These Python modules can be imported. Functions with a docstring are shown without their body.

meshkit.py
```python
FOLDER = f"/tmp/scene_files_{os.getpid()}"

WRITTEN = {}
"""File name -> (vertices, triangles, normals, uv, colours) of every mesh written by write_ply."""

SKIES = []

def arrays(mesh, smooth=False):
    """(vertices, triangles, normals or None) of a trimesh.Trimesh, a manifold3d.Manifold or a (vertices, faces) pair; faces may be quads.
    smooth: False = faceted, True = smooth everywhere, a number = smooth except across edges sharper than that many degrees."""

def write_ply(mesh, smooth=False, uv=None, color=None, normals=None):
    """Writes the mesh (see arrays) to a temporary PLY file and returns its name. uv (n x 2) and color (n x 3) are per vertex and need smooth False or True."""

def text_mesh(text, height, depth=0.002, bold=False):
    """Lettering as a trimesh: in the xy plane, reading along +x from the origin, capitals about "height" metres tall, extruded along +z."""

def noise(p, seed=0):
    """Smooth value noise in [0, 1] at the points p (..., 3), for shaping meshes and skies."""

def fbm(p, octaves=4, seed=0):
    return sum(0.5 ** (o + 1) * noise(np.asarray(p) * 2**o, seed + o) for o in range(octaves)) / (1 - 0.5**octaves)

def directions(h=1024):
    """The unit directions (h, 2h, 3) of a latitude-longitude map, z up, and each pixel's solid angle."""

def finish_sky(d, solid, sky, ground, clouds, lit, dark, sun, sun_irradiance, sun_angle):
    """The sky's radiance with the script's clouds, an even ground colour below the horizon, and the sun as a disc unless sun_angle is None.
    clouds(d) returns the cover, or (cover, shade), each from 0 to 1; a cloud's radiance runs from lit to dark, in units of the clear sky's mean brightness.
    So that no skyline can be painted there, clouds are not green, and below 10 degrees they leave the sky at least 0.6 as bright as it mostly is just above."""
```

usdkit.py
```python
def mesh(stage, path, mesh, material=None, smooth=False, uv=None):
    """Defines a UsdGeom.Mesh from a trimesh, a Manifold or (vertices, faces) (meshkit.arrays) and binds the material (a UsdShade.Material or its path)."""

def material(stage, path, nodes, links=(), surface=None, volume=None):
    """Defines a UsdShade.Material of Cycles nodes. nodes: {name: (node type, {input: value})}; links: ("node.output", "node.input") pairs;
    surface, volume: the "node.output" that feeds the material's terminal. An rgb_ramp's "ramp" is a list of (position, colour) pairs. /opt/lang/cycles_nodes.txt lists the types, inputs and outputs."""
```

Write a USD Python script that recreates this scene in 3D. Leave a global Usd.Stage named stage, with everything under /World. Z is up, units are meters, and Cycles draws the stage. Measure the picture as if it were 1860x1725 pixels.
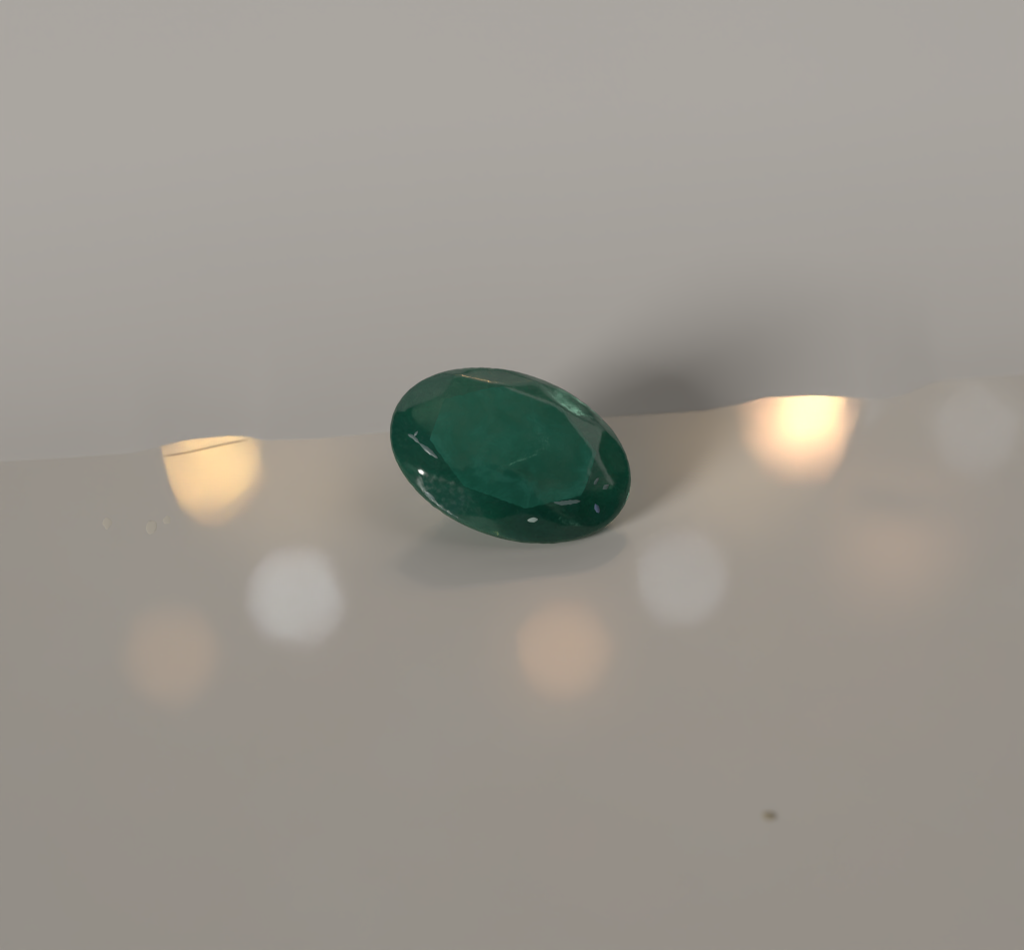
import math, random, numpy as np, trimesh, usdkit, meshkit
from pxr import Usd, UsdGeom, UsdLux, UsdShade, Gf, Sdf, Vt

rng = np.random.default_rng(7); random.seed(7)
stage = Usd.Stage.CreateInMemory()
UsdGeom.SetStageUpAxis(stage, UsdGeom.Tokens.z)
UsdGeom.SetStageMetersPerUnit(stage, 1.0)
world = UsdGeom.Xform.Define(stage, '/World'); stage.SetDefaultPrim(world.GetPrim())
UsdGeom.Scope.Define(stage, '/World/Looks')

# ------------------------------------------------------------------ camera
MM = 1e-3
PITCH = math.radians(36.0)
PX = 0.01555 * MM                      # metres per photograph pixel at the stone
DIST = 110 * MM
APERTURE = 2.6                          # mm, lens opening
F = np.array([0, math.cos(PITCH), -math.sin(PITCH)])
R = np.array([1.0, 0, 0]); U = np.array([0, math.sin(PITCH), math.cos(PITCH)])
GEM_Z = 1.685 * MM                       # height of the girdle's centre above the sheet
GEM = np.array([0, 0, GEM_Z])
TARGET = GEM - U * (862.5 - 828) * PX - R * (927 - 930) * PX
CAM = TARGET - F * DIST
cam = UsdGeom.Camera.Define(stage, '/World/camera')
M4 = Gf.Matrix4d(*R, 0, *U, 0, *(-F), 0, *CAM, 1)
cam.AddTransformOp().Set(M4)
HA = 36.0
FOCAL = HA * DIST / (1860 * PX)
cam.CreateHorizontalApertureAttr(HA); cam.CreateVerticalApertureAttr(HA * 949 / 1024)
cam.CreateFocalLengthAttr(FOCAL); cam.CreateFStopAttr(FOCAL / APERTURE)
cam.CreateFocusDistanceAttr(DIST - 0.4 * MM)
cam.CreateClippingRangeAttr(Gf.Vec2f(0.005, 50))
cam.CreateExposureAttr(0.0)

def ray(px, py):
    d = F + R * ((px - 930) * PX / DIST) - U * ((py - 862.5) * PX / DIST)
    return d / np.linalg.norm(d)
def on_floor(px, py, z=0.0):
    d = ray(px, py); return CAM + d * ((z - CAM[2]) / d[2])

# ------------------------------------------------------------------ lamps of the room, and added fill and halo lights
def aim(prim, pos, at):
    z = np.asarray(pos, float) - np.asarray(at, float); z /= np.linalg.norm(z)
    x = np.cross([0, 0, 1.0], z); x /= np.linalg.norm(x); y = np.cross(z, x)
    UsdGeom.Xformable(prim).AddTransformOp().Set(Gf.Matrix4d(*x, 0, *y, 0, *z, 0, *pos, 1))
def soft_lamp(name, pos, at, w, h, intensity, color):
    l = UsdLux.RectLight.Define(stage, '/World/' + name)
    l.CreateWidthAttr(w); l.CreateHeightAttr(h); l.CreateIntensityAttr(intensity); l.CreateColorAttr(Gf.Vec3f(*color))
    aim(l, pos, at); return l
# window to the front left: throws the stone's soft shadow back to the right
soft_lamp('window_light', (-1.70, -1.58, 0.76), (0, 0, 0), 0.78, 0.78, 24.5, (1.0, 0.97, 0.92))
# unseen soft fill high on the right, added to lighten the shadows
soft_lamp('fill_light', (1.5, 0.2, 2.1), (0, 0, 0), 1.8, 1.8, .84, (1.0, 0.97, 0.93))
# pale lit ceiling and far wall of the room, which the gloss of the sheet and the upper facets mirror
soft_lamp('ceiling_light', (0, 2.3, 1.85), (0, 0, 0), 7.0, 1.7, 0.46, (1.0, 0.97, 0.93))

def bulb_or_halo(name, px, py, radius, intensity, color, dist=3.0):
    intensity *= 3.85
    d = ray(px, py); p = on_floor(px, py); r = d * np.array([1, 1, -1])
    pos = p + r * dist; radius *= dist / 3.0
    l = UsdLux.SphereLight.Define(stage, '/World/' + name)
    l.CreateRadiusAttr(radius); l.CreateIntensityAttr(intensity); l.CreateColorAttr(Gf.Vec3f(*color))
    UsdGeom.Xformable(l).AddTranslateOp().Set(Gf.Vec3d(*map(float, pos)))
WARM = (1.0, 0.53, 0.26); GOLD = (1.0, .56, .15); ORANGE = (1.0, 0.55, 0.26); COOL = (0.86, 0.96, 1.0); YEL = (1.0, .74, .26); GLOW = (1.0, .68, .34)
b0 = .0095
BULBS_AND_HALOS = [(381, 848, .0115, 84, GOLD), (405, 822, .010, 22, YEL, .28),
         (1456, 764, .0175, 62, WARM), (1472, 740, .008, 190, YEL, .22),
         (540, 1083, b0, 39, COOL), (1238, 1050, b0, 20, COOL), (150, 620, b0, 22, COOL), (1755, 773, b0, 11, COOL),
         (1025, 1178, b0, 22, ORANGE), (312, 1190, .013, 9, ORANGE), (1625, 985, .045, 1.3, ORANGE),
         (1335, 840, .055, 1.25, GLOW), (530, 880, .055, 1.2, GLOW), (1010, 1190, .05, .8, ORANGE)]  # GLOW spheres are unseen, added to spread halos around the warm lamps
for i, b in enumerate(BULBS_AND_HALOS):
    bulb_or_halo('room_bulb_or_halo_%03d' % (i + 1), *b)

# ------------------------------------------------------------------ helpers
used = {}
def numbered(parent, name):
    k = (parent, name); used[k] = used.get(k, -1) + 1
    return name if used[k] == 0 else '%s_%03d' % (name, used[k])
def obj(name, mesh, mat, parent='/World', smooth=False):
    return usdkit.mesh(stage, parent + '/' + numbered(parent, name), mesh, mat, smooth=smooth).GetPrim()
def thing(name, loc=(0, 0, 0)):
    x = UsdGeom.Xform.Define(stage, '/World/' + numbered('/World', name)); x.AddTranslateOp().Set(Gf.Vec3d(*map(float, loc)))
    return x.GetPrim()
def tag(p, **kw):
    for k, v in kw.items(): p.SetCustomDataByKey(k, v)
    return p
def mat(name, nodes, links, surface=None, volume=None):
    return usdkit.material(stage, '/World/Looks/' + name, nodes, links, surface, volume)

# ------------------------------------------------------------------ materials
paper = mat('matte_white', {
    'g': ('geometry', {}), 'n': ('noise_texture', {'scale': 9000.0, 'detail': 3.0}),
    'n2': ('noise_texture', {'scale': 60.0, 'detail': 2.0}),
    'c': ('rgb_ramp', {'ramp': [(0.3, (.72, .702, .684)), (0.7, (.735, .717, .70))]}),
    'b': ('bump', {'strength': .15, 'distance': 2e-5}),
    'p': ('principled_bsdf', {'roughness': .75, 'specular_ior_level': .2})},
    [('g.position', 'n.vector'), ('g.position', 'n2.vector'), ('n2.fac', 'c.fac'), ('c.color', 'p.base_color'),
     ('n.fac', 'b.height'), ('b.normal', 'p.normal')], 'p.BSDF')
gloss = mat('glossy_white', {
    'g': ('geometry', {}), 'n2': ('noise_texture', {'scale': 130.0, 'detail': 3.0}),
    'c': ('rgb_ramp', {'ramp': [(0.3, (.65, .637, .610)), (0.5, (.642, .622, .590)), (0.7, (.657, .626, .600))]}),
    'p': ('principled_bsdf', {'roughness': .32, 'specular_ior_level': .4, 'coat_weight': .26, 'coat_roughness': .03, 'coat_ior': 1.5})},
    [('g.position', 'n2.vector'), ('n2.fac', 'c.fac'), ('c.color', 'p.base_color')], 'p.BSDF')

# ------------------------------------------------------------------ the setting
EDGE_PX = [(-700, 875), (-200, 848), (100, 832), (240, 822), (288, 812), (312, 805), (345, 799), (400, 793), (445, 792), (480, 800), (560, 798), (640, 791), (700, 785), (925, 768),
           (1100, 757), (1280, 746), (1360, 731), (1385, 723), (1470, 720), (1560, 722), (1580, 728), (1640, 718), (1700, 692), (1860, 680), (2050, 668), (2600, 632)]
ED = np.array([on_floor(*p)[:2] for p in EDGE_PX])
def edge_y(x): return np.interp(x, ED[:, 0], ED[:, 1])
def softplus(u, w): return w * np.logaddexp(0, u / w)
CREASES = [((268, 800), (314, 925), -1), ((1585, 715), (1530, 860), 1)]
def relief(x, y):
    z = np.zeros_like(x)
    for a, b, side in CREASES:
        A, B = on_floor(*a)[:2], on_floor(*b)[:2]
        t = (B - A) / np.linalg.norm(B - A); n = np.array([t[1], -t[0]])
        if n[0] * side < 0: n = -n
        u = (x - A[0]) * n[0] + (y - A[1]) * n[1]; v = (x - A[0]) * t[0] + (y - A[1]) * t[1]
        L = np.linalg.norm(B - A)
        uu = softplus(u, .05 * MM)
        z += -0.02 * uu * np.exp(-uu / (1.4 * MM)) * np.exp(-np.maximum(v - L, 0) ** 2 / (2 * (1 * MM) ** 2))
    z += 0.0002 * MM * (meshkit.fbm(np.stack([x / (9 * MM), y / (9 * MM), 0 * x], -1), 2, 3) - .5)
    return z
def floor_z(x, y): return float(relief(np.array([x]), np.array([y]))[0])
def sheet():
    xs = np.linspace(-26 * MM, 26 * MM, 421); T = .18 * MM
    n = 240
    v = []; s = np.linspace(0, 1, n)
    prof = 1 - (1 - s) ** 1.0
    for k in range(n):
        y = -45 * MM + (edge_y(xs) + 6 * MM + 45 * MM) * prof[k]
        v.append(np.stack([xs, y, relief(xs, y)], 1))
    top = np.array(v)
    r = .05 * MM
    rows = list(top)
    for ang in np.radians([20, 45, 70, 90]):                         # rounded far edge
        e = top[-1].copy(); e[:, 1] += r * math.sin(ang); e[:, 2] -= r * (1 - math.cos(ang)); rows.append(e)
    e = rows[-1].copy(); e[:, 2] = -T; rows.append(e)
    f0 = e.copy(); f0[:, 1] = -45 * MM; rows.append(f0)
    rows.append(top[0].copy())
    P = np.array(rows); m, w = P.shape[:2]
    i, j = np.meshgrid(np.arange(m - 1), np.arange(w - 1), indexing='ij')
    a = (i * w + j).ravel(); q = np.stack([a, a + 1, a + w + 1, a + w], 1)
    return P.reshape(-1, 3), q
tag(obj('glossy_sheet', sheet(), gloss, smooth=40), kind='structure', label='glossy white sheet mirroring blurred lamps under the green gemstone')

def backdrop():
    # thin paper whose front edge lies on the sheet and which sweeps up behind it
    xs = np.linspace(-45 * MM, 45 * MM, 521); t = .006 * MM
    ye = edge_y(xs); prof = [(0.0, .0), (.3 * MM, 0.0)]
    y, z, a = .3 * MM, 0.0, 0.0
    for k in range(33):
        a = min(a + math.radians(2.2), math.radians(38)); ds = .7 * MM
        y += ds * math.cos(a); z += ds * math.sin(a); prof.append((y, z))
    tilt = np.tan(np.radians(4.2)) / math.sin(PITCH)
    base = on_floor(930, 768)[1] + xs * tilt
    rows = []
    for k, (yy, zz) in enumerate(prof):
        w = math.exp(-(yy / (2.5 * MM)) ** 2)                       # the ragged front edge fades into a straight sweep
        yk = yy + base + (ye - base) * w
        rows.append(np.stack([xs, yk, t + relief(xs, yk) * w + zz + .02 * MM * min(1, yy / (.3 * MM)) + 0 * xs], 1))
    front = rows[0].copy(); front[:, 2] -= .010 * MM
    rows.insert(0, front)
    back = [r_ - np.array([0, 0, t * .9]) for r_ in rows[:0:-1]]
    P = np.array(rows + back + [rows[0]]); m, w = P.shape[:2]
    i, j = np.meshgrid(np.arange(m - 1), np.arange(w - 1), indexing='ij')
    a = (i * w + j).ravel(); q = np.stack([a, a + 1, a + w + 1, a + w], 1)
    return P.reshape(-1, 3), q
tag(obj('backdrop_paper', backdrop(), paper, smooth=60), kind='structure', label='matte white paper curving up behind the gemstone, its front edge on the glossy sheet')

# ------------------------------------------------------------------ the emerald
TILT, TURN = math.radians(20), math.radians(19.9)
ei = R * math.sin(TURN) + U * math.cos(TURN)
E1 = R * math.cos(TURN) - U * math.sin(TURN)
N = -F * math.cos(TILT) + ei * math.sin(TILT)
E2 = ei * math.cos(TILT) + F * math.sin(TILT)
SA, SB = 226.5 * PX, 149 * PX / math.cos(TILT)
HC, HG, HP = .62 * MM, .22 * MM, 1.95 * MM
NSEG = 96; PH = 22.5
def el(r, deg, h): t = math.radians(deg); return np.array([SA * r * math.cos(t), SB * r * math.sin(t), h])
def build_stone():
    parts = {}
    rt = .70; cm = math.cos(math.radians(22.5)); rm = .88
    hm = HC * (1 - rm * cm) / (1 - rt)
    g = HG / 2
    tb = [el(rt, 45 * k + PH, g + HC) for k in range(8)]
    md = [el(rm, 45 * k + 22.5 + PH, g + hm) for k in range(8)]
    def arc(a, b, h, n): return [el(1, a + (b - a) * i / n, h) for i in range(n + 1)]
    tri = lambda L, *p: [L.append((p[0], p[i], p[i + 1])) for i in range(1, len(p) - 1)]
    T, C, G, P = [], [], [], []
    tri(T, *tb)
    for k in range(8):
        k1 = (k + 1) % 8
        tri(C, tb[k], md[k], tb[k1])
        tri(C, tb[k], md[k - 1], el(1, 45 * k + PH, g), md[k])
        for a, b in ((45 * k + PH, 45 * k + 22.5 + PH), (45 * k + 22.5 + PH, 45 * k + 45 + PH)):
            A = arc(a, b, g, NSEG // 16)
            tri(C, md[k], *A)
    for i in range(NSEG):
        a, b = 360 * i / NSEG, 360 * (i + 1) / NSEG
        tri(G, el(1, a, -g), el(1, b, -g), el(1, b, g), el(1, a, g))
    cul = np.array([0, 0, -g - HP]); rl = .42
    hl = -g - HP * (1 - rl * cm) 
    lo = [el(rl, 45 * k + 22.5 + PH, hl) for k in range(8)]
    for k in range(8):
        tri(P, el(1, 45 * k + PH, -g), lo[k - 1], cul, lo[k])
        for a, b in ((45 * k + PH, 45 * k + 22.5 + PH), (45 * k + 22.5 + PH, 45 * k + 45 + PH)):
            tri(P, lo[k], *arc(a, b, -g, NSEG // 16)[::-1])
    out = {}
    B = np.c_[E1, E2, N]
    for nm, L in (('table_facet', T), ('crown', C), ('girdle', G), ('pavilion', P)):
        v = np.array(L).reshape(-1, 3); f = np.arange(len(v)).reshape(-1, 3)
        nn = np.cross(v[f[:, 1]] - v[f[:, 0]], v[f[:, 2]] - v[f[:, 0]]); c = v[f].mean(1)
        flip = (nn * (c - [0, 0, 0])).sum(1) < 0; f[flip] = f[flip][:, ::-1]
        out[nm] = (v, f)
    return out, B
stone, B = build_stone()
# worn edges: the closed stone is refined, its edges rubbed round, and then divided into its parts
import manifold3d
names = list(stone)
solid = manifold3d.Manifold.hull_points(np.vstack([v for v, f in stone.values()]) / MM).refine_to_length(.075)
mm_ = solid.to_mesh(); tm = trimesh.Trimesh(np.array(mm_.vert_properties[:, :3], float) * MM, np.array(mm_.tri_verts), process=False)
f = np.array(tm.faces)
cz = tm.triangles.mean(1)[:, 2]; eps = 1e-7
own = np.select([cz > HG / 2 + HC - eps, cz > HG / 2 + eps, cz > -HG / 2 - eps], [0, 1, 2], 3)
print('stone watertight', tm.is_watertight, len(tm.faces), np.bincount(own))
trimesh.smoothing.filter_taubin(tm, lamb=.5, nu=.0, iterations=12)
v = np.array(tm.vertices)
d_ = meshkit.fbm(v / (.9 * MM) + 11, 3, 5) - .5
v = v * (1 + .012 * (meshkit.noise(v / (2.6 * MM) + 3, 9) - .5))[:, None] + np.array(tm.vertex_normals) * (.006 * MM * d_)[:, None]
v = v @ B.T
lift = -v[:, 2].min(); v = v + [0, 0, lift]
print('needed GEM_Z mm', lift / MM)
GT = trimesh.Trimesh(v, f, process=False); GN = np.array(GT.vertex_normals)

def gem_mat(name, milky, rough, base=(.027, .20, .14), trans=.3):
    return mat(name, {
        'g': ('geometry', {}),         'n': ('noise_texture', {'scale': 900.0, 'detail': 4.0, 'roughness': .6, 'distortion': .6}),
        'n2': ('noise_texture', {'scale': 7000.0, 'detail': 3.0}),
        'c': ('rgb_ramp', {'ramp': [(.3, tuple(.6 * b for b in base)), (.55, base), (.75, (base[0] * 1.9, base[1] * 1.4, base[2] * 1.5))]}),
        'fr': ('map_range', {'from_min': .35, 'from_max': .7, 'to_min': milky - .15, 'to_max': milky + .2, 'clamp': True}),
        'rr': ('map_range', {'from_min': .4, 'from_max': .7, 'to_min': rough, 'to_max': rough + .08, 'clamp': True}),
        'b': ('bump', {'strength': .02, 'distance': 2e-5}),
        'gl': ('principled_bsdf', {'base_color': (.30, .62, .46), 'transmission_weight': 1.0, 'ior': 1.58}),
        'df': ('principled_bsdf', {'ior': 1.58}), 'tr': ('translucent_bsdf', {'color': (.055, .36, .27)}), 'dt': ('mix_closure', {'fac': trans}),
        'm': ('mix_closure', {})},
        [('g.position', 'n.vector'), ('g.position', 'n2.vector'), ('n.fac', 'c.fac'), ('n.fac', 'fr.value'), ('n2.fac', 'rr.value'), ('n.fac', 'b.height'),
         ('b.normal', 'gl.normal'), ('b.normal', 'df.normal'), ('c.color', 'df.base_color'), ('rr.result', 'gl.roughness'), ('rr.result', 'df.roughness'),
         ('fr.result', 'm.fac'), ('gl.BSDF', 'm.closure1'), ('df.BSDF', 'dt.closure1'), ('tr.BSDF', 'dt.closure2'), ('dt.closure', 'm.closure2')], 'm.closure')
m_table = gem_mat('emerald_table', .62, .06, (.030, .185, .135))
m_crown = gem_mat('emerald_crown', .36, .12, (.009, .052, .044), .10)
m_gird = gem_mat('emerald_girdle', .6, .3, (.07, .14, .09))
m_pav = gem_mat('emerald_pavilion', .65, .06, (.03, .19, .125), .7)
gem = thing('emerald_gemstone', (0, 0, 0))
tag(gem, label='oval faceted dark green emerald resting tilted on the glossy white sheet', category='gemstone')
for k, nm in enumerate(names):
    m_ = {'table_facet': m_table, 'crown': m_crown, 'girdle': m_gird, 'pavilion': m_pav}[nm]
    u_, inv_ = np.unique(f[own == k], return_inverse=True)
    g_ = UsdGeom.Mesh(obj(nm, (v[u_], inv_.reshape(-1, 3)), m_, str(gem.GetPath())))
    g_.CreateNormalsAttr(Vt.Vec3fArray.FromNumpy(GN[u_].astype(np.float32))); g_.SetNormalsInterpolation('vertex')

def on_gem(px, py):
    d = ray(px, py); v = GT.triangles; e1, e2 = v[:, 1] - v[:, 0], v[:, 2] - v[:, 0]
    h = np.cross(d, e2); a = (e1 * h).sum(1); a = np.where(abs(a) < 1e-20, 1e-20, a); q = CAM - v[:, 0]; u = (q * h).sum(1) / a
    k = np.cross(q, e1); w = (k @ d) / a; t = (e2 * k).sum(1) / a
    t = np.where((u >= -1e-6) & (w >= -1e-6) & (u + w <= 1 + 1e-6) & (t > 0), t, np.inf); i = t.argmin()
    if not np.isfinite(t[i]): raise ValueError('misses the stone: %s %s' % (px, py))
    n = np.cross(e1[i], e2[i]); n /= np.linalg.norm(n)
    return CAM + d * t[i], n if n @ d < 0 else -n
m_glint = mat('painted_glint', {'p': ('principled_bsdf', {'base_color': (.30, .40, .37), 'roughness': .3})}, [], 'p.BSDF')  # pale colour painted in for a lamp glint
m_glint2 = mat('faint_chip_or_glint', {'p': ('principled_bsdf', {'base_color': (.10, .16, .155), 'roughness': .35})}, [], 'p.BSDF')  # faint chips, and one painted glint dash
m_glint3 = mat('blue_violet_chip', {'p': ('principled_bsdf', {'base_color': (.12, .17, .27), 'roughness': .35})}, [], 'p.BSDF')
def add_chip_or_glint(pts, width, m_):
    # a shallow sliver along the pixel path pts
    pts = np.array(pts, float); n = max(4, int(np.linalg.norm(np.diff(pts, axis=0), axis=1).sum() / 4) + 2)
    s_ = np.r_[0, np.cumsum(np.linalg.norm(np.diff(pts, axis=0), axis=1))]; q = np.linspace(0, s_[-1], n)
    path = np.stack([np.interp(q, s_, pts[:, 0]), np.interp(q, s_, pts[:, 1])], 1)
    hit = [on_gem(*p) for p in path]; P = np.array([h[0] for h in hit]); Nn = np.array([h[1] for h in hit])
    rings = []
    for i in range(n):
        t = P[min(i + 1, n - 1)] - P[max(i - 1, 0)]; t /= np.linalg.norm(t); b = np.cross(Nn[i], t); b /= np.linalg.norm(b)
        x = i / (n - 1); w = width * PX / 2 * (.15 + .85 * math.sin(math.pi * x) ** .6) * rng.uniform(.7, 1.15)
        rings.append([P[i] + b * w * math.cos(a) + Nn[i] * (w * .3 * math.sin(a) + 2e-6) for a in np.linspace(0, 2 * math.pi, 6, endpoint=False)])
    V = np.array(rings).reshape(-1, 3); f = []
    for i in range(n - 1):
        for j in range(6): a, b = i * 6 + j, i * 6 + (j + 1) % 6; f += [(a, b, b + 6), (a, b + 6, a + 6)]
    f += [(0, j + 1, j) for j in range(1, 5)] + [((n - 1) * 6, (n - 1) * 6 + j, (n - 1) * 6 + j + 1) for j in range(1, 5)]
    obj('chip_or_glint', (V, np.array(f)), m_, str(gem.GetPath()), smooth=50)
add_chip_or_glint([(741, 789), (750, 793), (762, 805)], 7, m_glint2)
add_chip_or_glint([(752, 792), (759, 783)], 6, m_glint2)
add_chip_or_glint([(762, 805), (778, 818), (795, 832)], 8, m_glint2)
add_chip_or_glint([(958, 945), (977, 943)], 9, m_glint)  # bright dot: a lamp glint painted as a pale sliver
add_chip_or_glint([(1006, 912), (1018, 914), (1054, 910)], 9, m_glint2)  # highlight dash: reflected lamp light put into the colour
add_chip_or_glint([(1079, 880), (1087, 868)], 7, m_glint2)
add_chip_or_glint([(1095, 888), (1106, 880)], 9, m_glint2)
add_chip_or_glint([(1081, 915), (1088, 931)], 10, m_glint3)
add_chip_or_glint([(772, 893), (790, 907)], 9, m_glint2)

# ------------------------------------------------------------------ small things on the sheet
def floor_pt(px, py):
    p = on_floor(px, py); return np.array([p[0], p[1], floor_z(p[0], p[1])])
m_fib = mat('brown_fibre', {'p': ('principled_bsdf', {'base_color': (.16, .09, .04), 'roughness': .5})}, [], 'p.BSDF')
fp = np.array([floor_pt(*p) for p in ((297, 830), (330, 825), (372, 816), (412, 807), (450, 800.5))]) + [0, 0, .03 * MM]
tt = np.linspace(0, 4, 33); fp = np.stack([np.interp(tt, range(5), fp[:, k]) for k in range(3)], 1)
rings = []
for i, p in enumerate(fp):
    r_ = 0.011 * MM * (.35 + .65 * min(1, i / 4, (32 - i) / 4))
    rings.append([p + r_ * np.array([0, math.cos(a), math.sin(a)]) for a in np.linspace(0, 2 * math.pi, 8, endpoint=False)])
V = np.array(rings).reshape(-1, 3); f = [t for i in range(32) for j in range(8) for t in ((i * 8 + j, i * 8 + (j + 1) % 8, i * 8 + 8 + (j + 1) % 8), (i * 8 + j, i * 8 + 8 + (j + 1) % 8, i * 8 + 8 + j))]
tag(obj('fibre', (V, np.array(f)), m_fib, smooth=True), label='thin brown hair-like fibre lying across the left warm lamp reflection', category='fibre')

def lump(size, seed, sub=3):
    m = trimesh.creation.icosphere(sub); v = m.vertices * (1 + .8 * (meshkit.fbm(m.vertices * 1.3 + 5, 3, seed) - .5)[:, None])
    v = v * size; return v, m.faces
m_crumb = mat('olive_crumb', {'g': ('geometry', {}), 'n': ('noise_texture', {'scale': 9000.0}), 'c': ('rgb_ramp', {'ramp': [(.3, (.40, .35, .25)), (.7, (.48, .42, .31))]}),
                'p': ('principled_bsdf', {'roughness': .8})}, [('g.position', 'n.vector'), ('n.fac', 'c.fac'), ('c.color', 'p.base_color')], 'p.BSDF')
v, f = lump(np.array([.17, .20, .03]) * MM, 4)
tag(obj('crumb', (v + floor_pt(1397, 1482), f), m_crumb, smooth=True), label='tiny olive brown crumb lying alone on the sheet at lower right', category='crumb')

m_fleck = mat('pale_mark', {'p': ('principled_bsdf', {'base_color': (.77, .73, .64), 'roughness': .7})}, [], 'p.BSDF')  # thin flecks, paler than the sheet
for px, py, sz, sd, lab in ((275, 957, (.16, .32, .005), 6, 'largest pale fleck on the sheet below the left warm lamp reflection'),
                            (303, 944, (.11, .18, .004), 7, 'smaller pale fleck just right of the largest fleck at the left'),
                            (195, 950, (.12, .26, .004), 8, 'faint pale fleck nearest the left border of the photo')):
    v, f = lump(np.array(sz) * MM, sd, 2)
    tag(obj('pale_fleck', (v + floor_pt(px, py), f), m_fleck, smooth=True), label=lab, category='dust fleck', group='pale flecks on the sheet')
